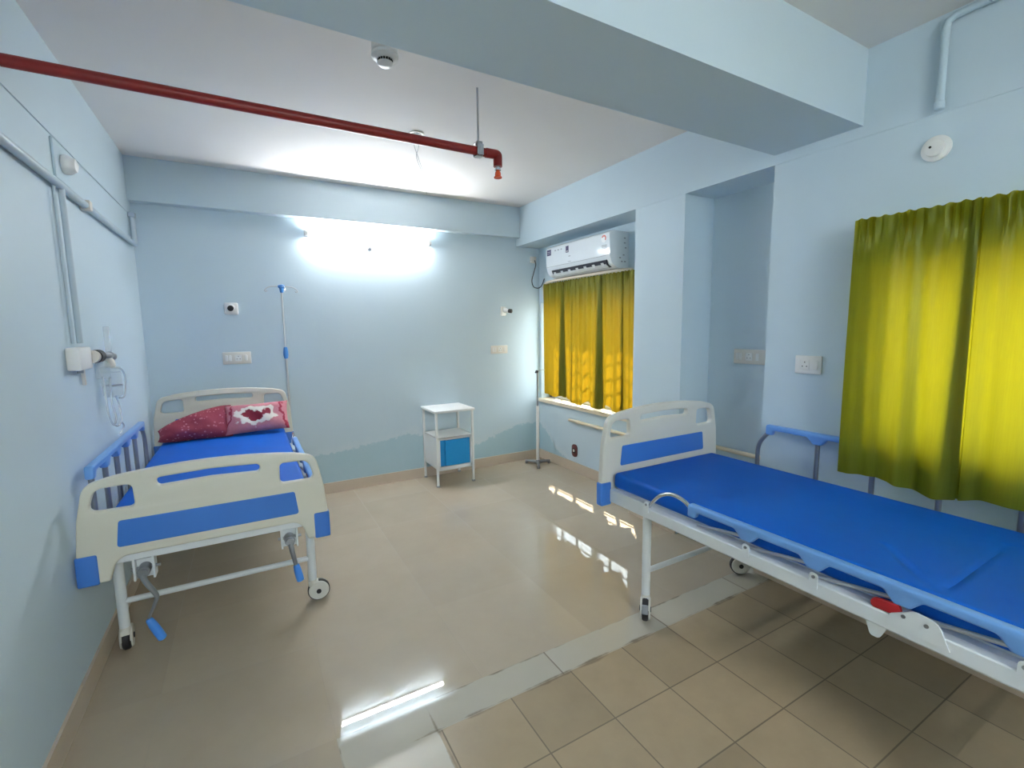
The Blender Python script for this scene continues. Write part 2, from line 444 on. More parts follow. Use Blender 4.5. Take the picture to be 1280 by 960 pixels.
# window openings in the right wall
W1 = (2.80, 4.46, .705, 1.78)
W2 = (-.25, 1.01, .98, 1.72)
slab('wall_right', 'wall_rt',
     # air conditioner bay: thin wall with the small window
     ((WR, YREC, 0), (XO, YB, W1[2]-.04)), ((WR, YREC, W1[3]), (XO, YB, H)),
     ((WR, YREC, W1[2]-.04), (XO, W1[0], W1[3])), ((WR, W1[1], W1[2]-.04), (XO, YB, W1[3])),
     # pillar between bay and niche
     ((W, YN1, 0), (XO, YREC, ZT)),
     # niche back
     ((WR, YN0, 0), (XO, YN1, ZT)),
     # near wall with the large window
     ((W, YF, 0), (XO, YN0, W2[2])), ((W, YF, W2[3]), (XO, YN0, ZT)),
     ((W, YF, W2[2]), (XO, W2[0], W2[3])), ((W, W2[1], W2[2]), (XO, YN0, W2[3])))
slab('beam_right', 'wall', ((W-.004, YF, ZT), (XO, YB, H)))
slab('beam_cross', 'wall', ((0, 1.21, SOF), (W-.004, 1.64, H)))
slab('beam_back', 'wall', ((0, 4.414, 2.46), (W-.004, YB, H)))
slab('trim_2', 'wall', ((0, YF, 2.36), (.006, 1.21, 2.372)), ((0, 1.64, 2.36), (.006, 4.414, 2.372)))
slab('baseboard_left', 'base', ((0, YF, 0), (.012, YB, .10)))
slab('baseboard_back', 'base', ((.012, YB-.012, 0), (WR, YB, .10)))
slab('baseboard_right', 'base', ((WR-.012, YREC, 0), (WR, YB-.012, .10)), ((W-.012, YN1, 0), (W, YREC+.012, .10)), ((W, YREC, 0), (WR-.012, YREC+.012, .10)),
     ((WR-.012, YN0, 0), (WR, YN1, .10)), ((W-.012, YF, 0), (W, YN0, .10)))
slab('baseboard_front', 'base', ((.012, YF, 0), (W-.012, YF+.012, .10)))
g = MB().box((-40, -40, -3.4), (60, 40, -3.2)).build('ground', 'ground', smooth=False); struct(g)
slab('added_sunshade', 'ceil', ((XO, -1.1, 1.98), (XO+.85, 1.75, 2.06)))          # unseen sunshade slab added outside to keep sun off the large window

def make_window(n, x0, yz, bars, ups=2, uw=.008):
    """frame in the wall thickness, glass pane, horizontal iron bars"""
    y0, y1, z0, z1 = yz
    xf = x0+.11
    f = MB(); w = .045
    for lo, hi in (((y0, z0), (y1, z0+w)), ((y0, z1-w), (y1, z1)), ((y0, z0), (y0+w, z1)), ((y1-w, z0), (y1, z1)), (((y0+y1)/2-w/2, z0), ((y0+y1)/2+w/2, z1))):
        f.box((xf, lo[0], lo[1]), (xf+.05, hi[0], hi[1]), .004, 1)
    o = struct(f.build('window_%d' % n, 'alu', smooth=False))
    p = MB().box((xf+.023, y0+w, z0+w), (xf+.027, y1-w, z1-w)).build('glass_pane', 'pane', o, smooth=False)
    b = MB()
    for i in range(bars):
        z = z0+(z1-z0)*(i+1)/(bars+1)
        b.box((xf+.07, y0, z-.006), (xf+.082, y1, z+.006))
    for i in range(ups):
        y = y0+(y1-y0)*(i+.5)/ups
        b.box((xf+.075, y-uw, z0), (xf+.09, y+uw, z1))
    b.build('grille', 'bars', o, smooth=False)
    return o
w1 = make_window(1, WR, W1, 7, 6, .014)
MB().box((WR-.035, W1[0]-.03, W1[2]-.04), (XO-.02, W1[1]+.02, W1[2]), .004, 1).build('window_sill', 'sill', w1, smooth=False)
w2 = make_window(2, W+.1, W2, 6)

# ------------------------------------------------------------------ hospital beds
BL = 1.93
def board(name, parent, y, up, low, mt):
    """head or foot board standing in the plane y: up lifts the upper features, low the bottom edge"""
    def z(v): return v + (low if v < .606 else up)
    top = [(u*.02, .905+.036*(1-(u*.02/.42)**2), 0) for u in range(17, -18, -1)]
    right = [(.382, .475, .008), (.352, .572, .06)]
    side = [(.48, .60, 0), (.468, .74, .3), (.437, .893, .062)]
    poly = [(-a, b, r) for a, b, r in right[::-1]] + [(-.40, .475, .008)][:0]
    pts = [(.48, .475, .008)] + side + top + [(-a, b, r) for a, b, r in side[::-1]] + [(-.48, .475, .008)]
    pts += [(-a, b, r) for a, b, r in right] + right[::-1]
    out = [(a, z(b)) for a, b in fillet(pts)]
    def hole(s):
        h = [(.275, .778, .02), (.428, .778, .022), (.402, .872, .04), (.278, .876, .02)]
        return [(s*a, z(b)) for a, b in fillet(h)]
    slot = [(a, z(b)) for a, b in fillet([(-.195, .852, .017), (0, .86, 0), (.195, .852, .017), (.195, .888, .017), (0, .896, 0), (-.195, .888, .017)])]
    o = link(name, plate_mesh([out, hole(1), hole(-1), slot], .017, .007), mt, parent, (0, y, 0))
    ins = [(a, z(b)) for a, b in fillet([(-.348, .614, .012), (.348, .614, .012), (.335, .728, .012), (-.335, .728, .012)])]
    p = link('inset_panel', plate_mesh([ins], .0185, .002), 'blue_panel', o)
    for s in (-1, 1):
        c = MB().box((s*.45-.036, -.023, z(.470)), (s*.45+.036, .023, z(.60)), .008, 3)
        c.build('corner_cap', 'blue_panel', o)
    return o

def side_rail(bed, s, lobes, raised, first_post_curved=True):
    """lobes: y of each post socket under the bar, head end first"""
    x = s*.447
    z0 = .905 if raised else .684
    y0, y1 = lobes[0]+.025, lobes[-1]-.025
    pts = [(y1, z0+.03, .012), (y1, z0-.028, .008), (y1+.035, z0-.028, .006), (y1+.045, z0, .015)]
    for l in lobes[-2:0:-1]:
        pts += [(l-.05, z0, .02), (l-.02, z0-.034, .008), (l+.02, z0-.034, .008), (l+.05, z0, .02)]
    pts += [(y0-.045, z0, .015), (y0-.035, z0-.028, .006), (y0, z0-.028, .008), (y0, z0+.03, .012)]
    me = plate_mesh([fillet(pts, 4)], .017, .008, 'yz')
    bar = link('guard_rail', me, 'blue_rail', bed, (x, 0, 0))
    zp = .575
    for i, l in enumerate(lobes):
        if raised:
            if i == 0:
                MB().tube([(0, l, z0-.01), (0, l+.03, z0-.035), (0, l+.065, z0-.09), (0, l+.075, z0-.16), (0, l+.07, zp)], .012, smooth=5).build('post', 'dark_steel', bar)
            else:
                MB().tube([(0, l, zp), (0, l, z0-.01)], .0115).build('post', 'dark_steel', bar)
        else:
            if i == 0:
                MB().tube([(0, l+.265, .60), (0, l+.26, .625), (0, l+.20, .690), (0, l+.13, .720), (0, l+.06, .714), (0, l+.0, .680)], .009, smooth=6).build('post', 'chrome', bar)
            else:
                MB().tube([(-s*.012, l+.245, .622), (-s*.012, l-.004, .660)], .007).build('post', 'steel', bar)
        # pivot lug on the base bar
        yl = (l+.265 if i == 0 else l-.008) if not raised else (l+.07 if i == 0 else l)
        if not raised and i == 3: continue
        lug = MB(); hx = .018
        lug.prism(fillet([(yl-.014, .59, 0), (yl+.014, .59, 0), (yl+.014, .645, .013), (yl-.014, .645, .013)], 4), s*hx, s*(hx+.004), 'yz')
        lg = lug.build('pivot_lug', 'white_metal', bar)
        MB().cyl((s*(hx+.003), yl, .630), (s*(hx+.007), yl, .630), .006, n=10).build('bolt', 'dark_steel', lg) if not raised else None
    if not raised:
        yl = lobes[3]-.045
        pl = MB().prism(fillet([(yl-.075, .58, 0), (yl+.075, .58, 0), (yl+.07, .618, .01), (yl+.01, .655, .03), (yl-.045, .648, .03)], 5), s*.016, s*.022, 'yz')
        lp = pl.build('latch_plate', 'white_metal', bed, (x, 0, 0))
        for dy in (.035, -.02):
            MB().cyl((s*.021, yl+dy, .627), (s*.025, yl+dy, .627), .006, n=10).build('bolt', 'dark_steel', lp)
        MB().prism(fillet([(yl+.04, .616, .006), (yl+.125, .612, .012), (yl+.122, .642, .014), (yl+.05, .652, .01)], 4), s*.0, s*.016, 'yz', .003).build('release_handle', 'red_plastic', lp)
        MB().prism(fillet([(yl+.075, .56, 0), (yl+.135, .56, 0), (yl+.12, .515, .012), (yl+.095, .515, .012)], 4), s*.004, s*.010, 'yz').build('latch_tab', 'white_metal', lp)
    return bar

def caster(bed, x, y, ang, brake=False):
    """twin cover caster: housing, black tyre, hub; ang = heading of the roll direction"""
    c = MB()
    c.cyl((0, 0, .135), (0, 0, .105), .02, .024)
    for s in (-1, 1):
        c.cyl((s*.018, .028, .061), (s*.025, .028, .061), .0535, .050, n=28)
    c.prism([(.028+.050*math.cos(a), .058+.050*math.sin(a)) for a in [math.radians(d) for d in range(20, 181, 16)]] + [(-.022, .09), (-.02, .115), (.02, .118)][:0], -.019, .019, 'yz')
    c.box((-.02, -.022, .085), (.02, .03, .118), .008, 2)
    o = c.build('caster', 'cream_white', bed, (x, y, 0), (0, 0, ang))
    w = MB().lathe([(.040, -.015), (.052, -.015), (.0575, -.009), (.0575, .009), (.052, .015), (.040, .015)], (0, .028, .0575), (1, 0, 0), 30)
    w.build('wheel', 'tyre', o)
    if brake: MB().box((-.015, .070, .060), (.015, .088, .105), .003, 1).build('brake_pedal', 'grey', o)
    h = MB().cyl((-.029, .028, .058), (.029, .028, .058), .013, n=14)
    h.build('hub', 'black', o)
    return o

def crank(bed, x, y, fold):
    b = MB()
    for s in (-1, 1): b.box((x+s*.034-.004, y-.01, .435), (x+s*.034+.004, y+.05, .535))
    b.box((x-.034, y+.03, .43), (x+.034, y+.036, .535))
    o = b.build('crank', 'white_metal', bed)
    s = MB().cyl((x, y-.048, .475), (x, y-.02, .475), .019).cyl((x, y-.025, .475), (x, y+.12, .475), .024)
    s.cyl((x-.05, y+.02, .478), (x+.055, y+.02, .478), .007)
    if fold == 0:
        s.tube([(x, y-.04, .47), (x+.006, y-.044, .44), (x+.038, y-.048, .375), (x+.036, y-.05, .345), (x+.006, y-.05, .275)], [.013, .011, .010, .008, .006], smooth=3)
        hd = [(x+.004, y-.05, .272), (x+.048, y-.053, .165)]
    else:
        s.tube([(x, y-.04, .47), (x+.006, y-.044, .43), (x+.018, y-.048, .355)], [.013, .012, .010])
        hd = [(x+.018, y-.048, .36), (x+.034, y-.05, .27)]
    s.build('crank_arm', 'dark_steel', o)
    a, c = Vector(hd[0]), Vector(hd[1]); d = c-a
    MB().tube([a, a+d*.06, a+d*.3, a+d*.7, a+d*.95, c], [.010, .014, .017, .018, .017, .010], 14).build('crank_handle', 'crank_blue', o)
    return o

def make_bed(name, label, cx, yh, wall_side, lobes_up, lobes_down, angs, mt):
    bed = thing(name, label, 'bed', (cx, yh, 0))
    board('headboard', bed, 0, .113, .047, mt)
    board('footboard', bed, -BL, 0, 0, mt)
    f = MB()
    for s in (-1, 1):
        f.box((s*.405-.02, -BL+.02, .535), (s*.405+.02, -.02, .608), .004, 1)
    f.box((-.385, -BL+.022, .528), (.385, -BL+.062, .578), .004, 1)
    f.box((-.385, -.062, .535), (.385, -.022, .60), .004, 1)
    for yy in (-.6, -1.0, -1.35): f.box((-.385, yy-.02, .54), (.385, yy+.02, .58))
    fr = f.build('frame', 'white_metal', bed)
    MB().box((-.388, -BL+.04, .6085), (.388, -.04, .617)).build('deck', 'white_metal', bed)
    for s in (-1, 1):
        MB().box((s*.447-.019, -1.80, .560), (s*.447+.019, -.305, .612), .004, 1).box((s*.427-.003, -1.70, .56), (s*.427+.003, -.40, .59)).build('guard_base', 'white_metal', bed)
    for i, (yy) in enumerate((-.29, -BL+.255)):
        for s in (-1, 1):
            MB().cyl((s*.412, yy, .125), (s*.412, yy, .555), .0215, n=22).build('leg', 'white_metal', bed)
            caster(bed, s*.412, yy, angs[(i, s)], mt == 'cream_white' and s < 0)
        MB().cyl((-.395, yy, .25), (.395, yy, .25), .014, n=14).build('stretcher', 'white_metal', bed)
    crank(bed, -.275, -BL+.03, 0); crank(bed, .30, -BL+.03, 1)
    side_rail(bed, wall_side, lobes_up, True)
    side_rail(bed, -wall_side, lobes_down, False)
    return bed

R = math.radians
LB = make_bed('hospital_bed', 'cream and blue hospital bed with two floral pillows and cranks at its foot', .495, 4.38, -1,
              [-.62-.228*i for i in range(6)], [-.60-.255*i for i in range(6)],
              {(0, -1): R(20), (0, 1): R(40), (1, -1): R(5), (1, 1): R(-95)}, 'cream')
RB = make_bed('hospital_bed', 'ivory and blue hospital bed with a bare mattress below the large curtain', 2.80, 1.94, 1,
              [-.39-.2525*i for i in range(6)], [-.60-.255*i for i in range(6)],
              {(0, -1): R(133), (0, 1): R(55), (1, -1): R(20), (1, 1): R(30)}, 'cream_white')

def mattress(label, cx, yh, creases=()):
    b = MB().box((-.41, -1.895, .6175), (.41, -.03, .702), .022, 3)
    bm = b.bm
    top = [f for f in bm.faces if f.normal.z > .9 and f.calc_area() > .5]
    bmesh.ops.subdivide_edges(bm, edges=list(top[0].edges), cuts=150, use_grid_fill=True)
    for v in bm.verts:
        if v.co.z > .7015 and abs(v.co.x) < .385 and -1.86 < v.co.y < -.06:
            x, y = v.co.x, v.co.y
            e = min(1, (.385-abs(x))*8)*min(1, (1.865+y)*6)*min(1, (-.055-y)*6)
            v.co.z += e*(.003*math.sin(x*5+1)*math.sin(y*3+.6)+.003)
            for (ax, ay, bx, by, dep) in creases:
                A = Vector((ax, ay)); B_ = Vector((bx, by)); P = Vector((x, y)); t = max(0, min(1, (P-A).dot(B_-A)/(B_-A).length_squared))
                d = (P-(A+(B_-A)*t)).length
                v.co.z -= e*dep*(1-t*.7)*math.exp(-(d/.010)**2)
    o = b.build('mattress', 'mattress', None, (cx, yh, 0))
    return tag(o, label, 'mattress')
mattress('blue rexine mattress under the two floral pillows', .495, 4.38)
mattress('bare blue rexine mattress on the bed below the large curtain', 2.80, 1.94, [(-.385, -1.415, -.16, -1.20, .016), (-.385, -1.43, .20, -1.425, .014)])

def pillow(label, w, h, t, loc, rot, m, slump=0.):
    bm = bmesh.new(); n, k = 36, 26
    bmesh.ops.create_grid(bm, x_segments=n, y_segments=k, size=1)
    top = list(bm.verts)
    def shape(v, s):
        u, q = v.co.x, v.co.y
        x = u*w/2*(1-.05*(1-q*q)); y = q*h/2*(1-.07*(1-u*u))
        y = -h/2+(y+h/2)*(1-slump*((1-u)/2)**1.7)
        th = t/2*((1-u**4)*(1-q**4))**.55
        th *= 1+.12*math.sin(u*7+q*3)*(1-abs(q))
        return Vector((x, y, s*th))
    r = bmesh.ops.duplicate(bm, geom=list(bm.verts)+list(bm.edges)+list(bm.faces))
    dup = [e for e in r['geom'] if isinstance(e, bmesh.types.BMVert)]
    ds = set(dup)
    for v in bm.verts:
        v.co = shape(v, -1 if v in ds else 1)
    bmesh.ops.remove_doubles(bm, verts=bm.verts, dist=2e-4)
    b = MB(); b.bm.free(); b.bm = bm
    o = b.build('pillow', m, None, loc, rot)
    return tag(o, label, 'pillow')
pillow('dark red pillow with small pale flowers, drooping in front of the headboard', .47, .285, .15, (.305, 4.215, .824), (R(52), R(3), R(6)), 'pillow_red', .68)
pillow('pink pillow with a cream and dark red bloom', .45, .245, .12, (.712, 4.185, .826), (R(58), R(-2), R(-4)), 'pillow_pink')

# ------------------------------------------------------------------ bedside cabinet
cb = thing('bedside_cabinet', 'white steel bedside locker with a blue door by the back wall', 'cabinet', (2.365, 4.30, 0))
hw, hd = .185, .18
def frame_post(x, y, w=.011):
    o = MB().box((x-w, y-w, .012), (x+w, y+w, .715), .003, 1).build('leg', 'cab_white', cb)
    MB().box((x-w-.002, y-w-.002, 0), (x+w+.002, y+w+.002, .016)).build('foot_tip', 'grey', o)
for sx in (-1, 1):
    for sy in (-1, 1): frame_post(sx*hw, sy*hd)
MB().box((-hw-.022, -hd-.025, .715), (hw+.022, hd+.016, .738), .005, 2).build('top', 'cab_white', cb)
b = MB()
b.box((-hw, -hd+.004, .165), (-hw+.006, hd, .475)).box((hw-.006, -hd+.004, .165), (hw, hd, .475))
b.box((-hw, hd-.006, .165), (hw, hd, .475)).box((-hw, -hd+.004, .165), (hw, hd, .172)).box((-hw, -hd-.004, .468), (hw, hd, .475))
b.box((-hw, -hd-.004, .155), (hw, -hd+.006, .192)).box((-hw, -hd-.004, .452), (hw, -hd+.006, .478))
b.box((-hw, -hd-.004, .165), (-hw+.03, -hd+.006, .475)).box((hw-.03, -hd-.004, .165), (hw, -hd+.006, .475))
b.build('locker_box', 'cab_white', cb, smooth=False)
dr = MB().box((-.105, -hd-.008, .196), (.150, -hd+.004, .448), .003, 1).build('door', 'door_blue', cb)
MB().box((-.152, -hd+.008, .196), (-.095, -hd+.018, .448)).build('inner_panel', 'door_blue', cb)
MB().box((-.10, -hd-.012, .30), (-.094, -hd-.006, .35)).build('door_pull', 'door_blue', dr)

# ------------------------------------------------------------------ drip poles
iv = thing('drip_pole', 'slim steel drip pole with blue fittings by the pillow bed headboard', 'drip pole', (.965, 4.435, .0))
MB().cyl((0, 0, .545), (0, 0, 1.34), .0095, n=14).build('pole', 'steel', iv)
MB().cyl((0, 0, 1.34), (0, 0, 1.85), .007, n=12).build('inner_pole', 'steel', iv)
MB().lathe([(.010, 1.27), (.016, 1.275), (.020, 1.30), (.020, 1.325), (.014, 1.365), (.008, 1.37)]).build('collar', 'stand_blue', iv)
MB().lathe([(.010, 1.825), (.013, 1.83), (.016, 1.86), (.026, 1.87), (.026, 1.885), (.01, 1.892)]).build('hub', 'stand_blue', iv)
for k in range(4):
    a = R(10+90*k); c, s_ = math.cos(a), math.sin(a)
    MB().tube([(c*q, s_*q*.7, z) for q, z in ((.02, 1.876), (.07, 1.876), (.10, 1.868), (.122, 1.850), (.128, 1.838), (.118, 1.832), (.108, 1.84))], .0036, 8, smooth=4).build('hook', 'steel', iv)
MB().box((-.085, -.035, .565), (.012, .012, .585), .003, 1).box((-.085, -.06, .565), (-.045, .012, .585)).build('clamp', 'white_metal', iv)

st = thing('drip_stand', 'white drip stand with a dark three-toed base in the far corner', 'drip stand', (3.385, 4.235, 0))
MB().cyl((0, 0, .03), (0, 0, .66), .0165, n=18).build('pole', 'white_plastic', st)
MB().cyl((0, 0, .66), (0, 0, 1.035), .0085, n=14).build('inner_pole', 'dark_steel', st)
bs = MB()
for k in range(3):
    a = R(75+120*k+180-15); c, s_ = math.cos(a), math.sin(a)
    bs.tube([(0, 0, .034), (c*.06, s_*.06, .034), (c*.155, s_*.155, .028)], [.02, .016, .012], 10)
bs.cyl((0, 0, .018), (0, 0, .06), .024)
bo = bs.build('base', 'dark_steel', st)
for k in range(3):
    a = R(75+120*k+180-15); c, s_ = math.cos(a), math.sin(a)
    MB().lathe([(.012, 0), (.016, .004), (.016, .022), (.010, .030)], (c*.145, s_*.145, 0)).build('foot', 'dark_steel', bo)
kn = MB().ball((-.012, -.01, 1.035), .017).cyl((-.012, -.01, 1.035), (-.035, -.02, 1.028), .009)
kn.build('knob', 'black', st)
MB().tube([(0, 0, 1.04), (.04, -.005, 1.05), (.075, -.01, 1.052), (.09, -.01, 1.047)], .003, 8, smooth=3).build('hook', 'dark_steel', st)

# ------------------------------------------------------------------ air conditioner
ac = thing('air_conditioner', 'white split air conditioner above the small curtained window', 'air conditioner', (WR, 3.555, 2.0))
AH = .475
prof = fillet([(0, 0, 0), (-.12, 0, .02), (-.185, .03, .05), (-.212, .10, .06), (-.219, .287, .02), (-.19, .305, .02), (0, .305, 0)], 5)
MB().prism(prof, -AH, AH, 'xz', .006).build('housing', 'ac_white', ac)
MB().prism([(-.2165, .105), (-.2165, .102), (-.2145, .102), (-.2145, .105)], -AH+.006, AH-.006, 'xz').build('panel_seam', 'grey', ac)
v = MB().prism([(-.206, .062), (-.190, .028), (-.152, .008), (-.148, .011), (-.186, .034), (-.203, .066)], -AH+.05, AH-.09, 'xz')
v.prism([(-.2125, .066), (-.196, .024), (-.185, .024), (-.200, .07)], -AH+.05, AH-.09, 'xz')
vo = v.build('air_outlet', 'ac_dark', ac)
MB().prism([(-.206, .030), (-.170, .006), (-.168, .008), (-.203, .0335)], -AH+.06, AH-.10, 'xz').build('louver', 'ac_white', ac)
for k in range(7):
    y = -AH+.10+k*.118
    MB().prism([(-.216, .045), (-.197, .018), (-.193, .02), (-.212, .047)], y-.016, y+.016, 'xz').build('vane', 'ac_white', vo)
def stick(y0, y1, z0, z1, m, name='sticker', x=-.2158, par=None):
    x = -.2133-.007*((z0+z1)/2-.10)/.187-.0008*(2 if x < -.216 else 1)
    return MB().box((x-.0006, y0, z0), (x, y1, z1)).build(name, m, par or ac, smooth=False)
s1 = stick(.385, .455, .215, .27, 'sticker')
for z in (.232, .248): stick(.394, .446, z, z+.003, 'sticker_white', 'sticker_print', -.2165, s1)
s1 = stick(.095, .14, .205, .265, 'sticker')
stick(.104, .131, .214, .220, 'sticker_white', 'sticker_print', -.2165, s1)
for y in (.20, .25, .30): stick(y, y+.022, .245, .256, 'grey', 'lettering', -.2157)
stick(.07, .10, .165, .172, 'grey', 'lettering', -.2157); stick(.06, .11, .118, .122, 'grey', 'lettering', -.2157)
MB().cyl((-.2145, -.405, .245), (-.2195, -.405, .245), .034, n=24).build('rating_sticker', 'sticker_white', ac)
MB().prism([(-.405+.03*math.cos(R(a)), .245+.03*math.sin(R(a))) for a in range(20, 230, 15)] + [(-.405+.016*math.cos(R(a)), .245+.016*math.sin(R(a))) for a in range(230, 20, -15)], -.2205, -.2190, 'yz').build('rating_print', 'sticker_red', ac)
for z in (.185, .172, .160): stick(-.44, -.375, z, z+.006, 'grey', 'lettering', -.2157)
for (x, z) in ((-.05, .25), (-.04, .17), (-.06, .11), (-.10, .085), (-.045, .055), (-.08, .055), (-.05, .21)):
    MB().box((x-.009, -AH-.0012, z-.005), (x+.009, -AH+.002, z+.005)).build('side_slot', 'grey', ac)

hs = MB().tube([(WR-.012, 3.02, 1.985), (WR-.06, 3.06, 1.984), (WR-.10, 3.20, 1.984), (WR-.105, 3.7, 1.984), (WR-.10, 4.12, 1.982), (WR-.07, 4.28, 1.96), (WR-.035, 4.345, 1.90), (WR-.03, 4.35, 1.84), (WR-.03, 4.33, 1.77)], .0145, 14, smooth=5).build('hose', 'hose')
tag(hs, 'cream insulated hose running under the air conditioner and bending down', 'hose')
so = thing('power_socket', 'small ivory power socket at the top of the far corner, black flex plugged in', 'socket', (3.50, YB, 2.25))
MB().box((-.035, -.03, -.035), (.035, 0, .035), .006, 2).build('socket_box', 'pale_plastic', so)
MB().cyl((0, -.03, -.005), (0, -.045, -.005), .017).build('plug', 'pale_plastic', so)
fx = MB().tube([(3.50, 4.452, 2.24), (3.505, 4.44, 2.19), (3.475, 4.435, 2.10), (3.455, 4.44, 2.02), (3.475, 4.44, 1.955), (3.53, 4.43, 1.94), (3.565, 4.41, 1.97), (3.578, 4.38, 2.04)], .0055, 8, smooth=6).build('flex', 'black')
tag(fx, 'black flex looping below the socket in the far corner', 'cable')

# ------------------------------------------------------------------ curtains
def sheet(rows, name, m, label, cat='curtain', group=None):
    bm = bmesh.new(); vr = [[bm.verts.new(p) for p in r] for r in rows]
    for a, c in zip(vr, vr[1:]):
        for i in range(len(a)-1): bm.faces.new((a[i], a[i+1], c[i+1], c[i]))
    b = MB(); b.bm.free(); b.bm = bm
    o = b.build(name, m)
    for p in o.data.polygons: p.use_smooth = True
    return tag(o, label, cat, group)

def curtain(name, label, m, x0, ya, yb, zt, zb, folds, ripple, nrow=46, gather=.006, edge=None, step=.008):
    """hangs along y from ya down to yb; folds: [(y, width top, width bottom)] are pleats laid back over themselves"""
    rows = []; counts = {}; prev = ya
    for f in sorted(folds, key=lambda f: -f[0]): counts[f[0]] = max(2, round((prev-f[0])/step)); prev = f[0]
    counts['end'] = max(2, round((prev-yb)/step))
    for r in range(nrow+1):
        v = r/nrow
        pts = []
        y = ya
        seg = sorted(folds, key=lambda f: -f[0])
        cur = ya
        for (fy, wt, wb) in seg:
            wd = wt+(wb-wt)*min(1, v*1.15)
            n = counts[fy]
            for i in range(n): pts.append((cur+(fy-wd/2-cur)*i/n, 0))
            for i in range(7): t = i/6; pts.append((fy-wd/2+wd*t, .006+.010*math.sin(t*PI/2)))
            for i in range(1, 7): t = i/6; pts.append((fy+wd/2-wd*t*.96, .024+.008*t))
            cur = fy-wd/2+wd*.02
            for i in range(1, 5): pts.append((cur-.012*i/4, .032*(1-i/4)))
            cur -= .012
        n = counts['end']
        for i in range(n+1): pts.append((cur+(yb-cur)*i/n, 0))
        row = []
        for k, (y, dx) in enumerate(pts):
            a = ripple*(.35+.65*v)
            x = x0+dx-.3*a+a*(math.sin(y*31+1.3*math.sin(y*7)+.6*v)+.5*math.sin(y*57+2*v+1)+.25*math.sin(y*97+3*math.sin(y*5)+v))
            x += gather*math.exp(-(v/.075)**1.3)*math.sin(y*170+math.sin(y*40)*2)*(1 if r else .3)
            zbot = zb(y)
            zz = zt + (zbot-zt)*v
            if v < .02: zz += .004*math.sin(y*140)
            yy = y + (edge(y, v) if edge else 0)
            row.append((x, yy, zz))
        rows.append(row)
    return sheet(rows, name, m, label)

def slit_a(y, v):      # left panel's free edge: opens in the middle and spreads at the hem
    w = max(0, 1-(3.74+.16-y-.0)/.16) if y < 3.90 else 0
    w = max(0, (3.86-y)/.12)
    return w*(.012*math.exp(-((v-.45)/.09)**2) - .0*v)
curtain('curtain', 'green window curtain, panel nearest the far corner', 'curtain_small', WR-.090, 4.265, 3.748, 1.968,
        lambda y: .780+.014*math.sin(y*21+.5), [(3.93, .03, .11)], .011, edge=slit_a)
curtain('curtain', 'green window curtain, panel beside the pillar', 'curtain_small', WR-.095, 3.765, 2.76, 1.968,
        lambda y: .745+.044*math.exp(-((y-3.22)/.07)**2)+.055*math.exp(-((y-2.93)/.08)**2)+.040*math.exp(-((y-3.52)/.05)**2)+.006*math.sin(y*22), [(3.35, .035, .10), (3.06, .012, .035)], .012)
curtain('curtain', 'large lime green curtain over the window beside the bare bed', 'curtain_large', W-.125, 1.155, -.42, 1.975,
        lambda y: .79-.035*math.exp(-((y-.80)/.14)**2)+.02*math.exp(-((y-.60)/.1)**2)+.008*math.sin(y*9), [(.745, .03, .05), (.30, .03, .06), (-.05, .03, .05)], .017, gather=.017)
def rod(label, x, y0, y1, z, wallx):
    o = thing('curtain_rod', label, 'curtain rod', (x, 0, z))
    MB().cyl((0, y0, 0), (0, y1, 0), .008, n=14).build('rod', 'steel', o)
    for y in (y0+.012, y1-.012):
        MB().box((-.010, y-.008, -.014), (wallx-x, y+.008, .010), .003, 1).build('bracket', 'grey', o)
    return o
rod('thin rod carrying the two small green curtain panels', WR-.058, 2.74, 4.28, 1.950, WR)
rod('thin rod carrying the large lime green curtain', W-.078, -.44, 1.168, 1.955, W)

# ------------------------------------------------------------------ tube lights
def tube_light(label, loc, rz, w=1.14):
    o = thing('tube_light', label, 'light', loc, rz)
    MB().box((-w/2, .012, -.02), (w/2, .03, .03), .004, 1).build('batten', 'white_plastic', o)
    MB().cyl((-w/2+.03, -.006, 0), (w/2-.03, -.006, 0), .0145, n=18).build('tube', 'tube', o)
    for s in (-1, 1):
        MB().box((s*(w/2-.016)-.014, -.024, -.018), (s*(w/2-.016)+.014, .014, .02), .004, 1).build('lamp_holder', 'white_plastic', o)
    return o
tube_light('glowing tube light on the back wall under the beam', (1.745, YB-.03, 2.335), 0)
tube_light('unseen tube light added on the wall behind the viewer', (1.30, YF+.012, 2.56), PI)  # extra lamp added out of view to light the near walls and beam
ck = thing('cable_clip', 'small grey clip on the back wall just below the tube light', 'clip', (1.725, YB, 2.255))
MB().box((-.022, -.025, -.022), (.022, 0, .022), .006, 2).build('clip_body', 'grey', ck)
MB().cyl((0, -.025, 0), (0, -.032, 0), .01, n=14).build('clip_cap', 'dark_steel', ck)

# ------------------------------------------------------------------ wall plates and lamp holders
def plate(name, label, loc, rz, w, h, gang, cat):
    o = thing(name, label, cat, loc, rz)
    MB().box((-w/2, -.012, -h/2), (w/2, 0, h/2), .004, 2).build('face_plate', 'pale_plastic' if gang[0] == 'aged' else 'white_plastic', o)
    for kind, x in gang[1:]:
        if kind == 's':
            MB().box((x-.011, -.0165, -.024), (x+.011, -.011, .024), .003, 1).build('switch_rocker', 'white_plastic', o)
        elif kind == 'k':
            k = MB().box((x-.024, -.0145, -.026), (x+.024, -.011, .026), .003, 1).build('socket_insert', 'white_plastic', o)
            hl = MB()
            for dx, dz in ((0, .014), (-.011, -.008), (.011, -.008)): hl.cyl((x+dx, -.0147, dz), (x+dx, -.0138, dz), .0032, n=10)
            hl.build('pin_holes', 'black', k)
        else:
            MB().cyl((x, -.012, 0), (x, -.019, 0), .016).build('regulator_knob', 'white_plastic', o)
    return o
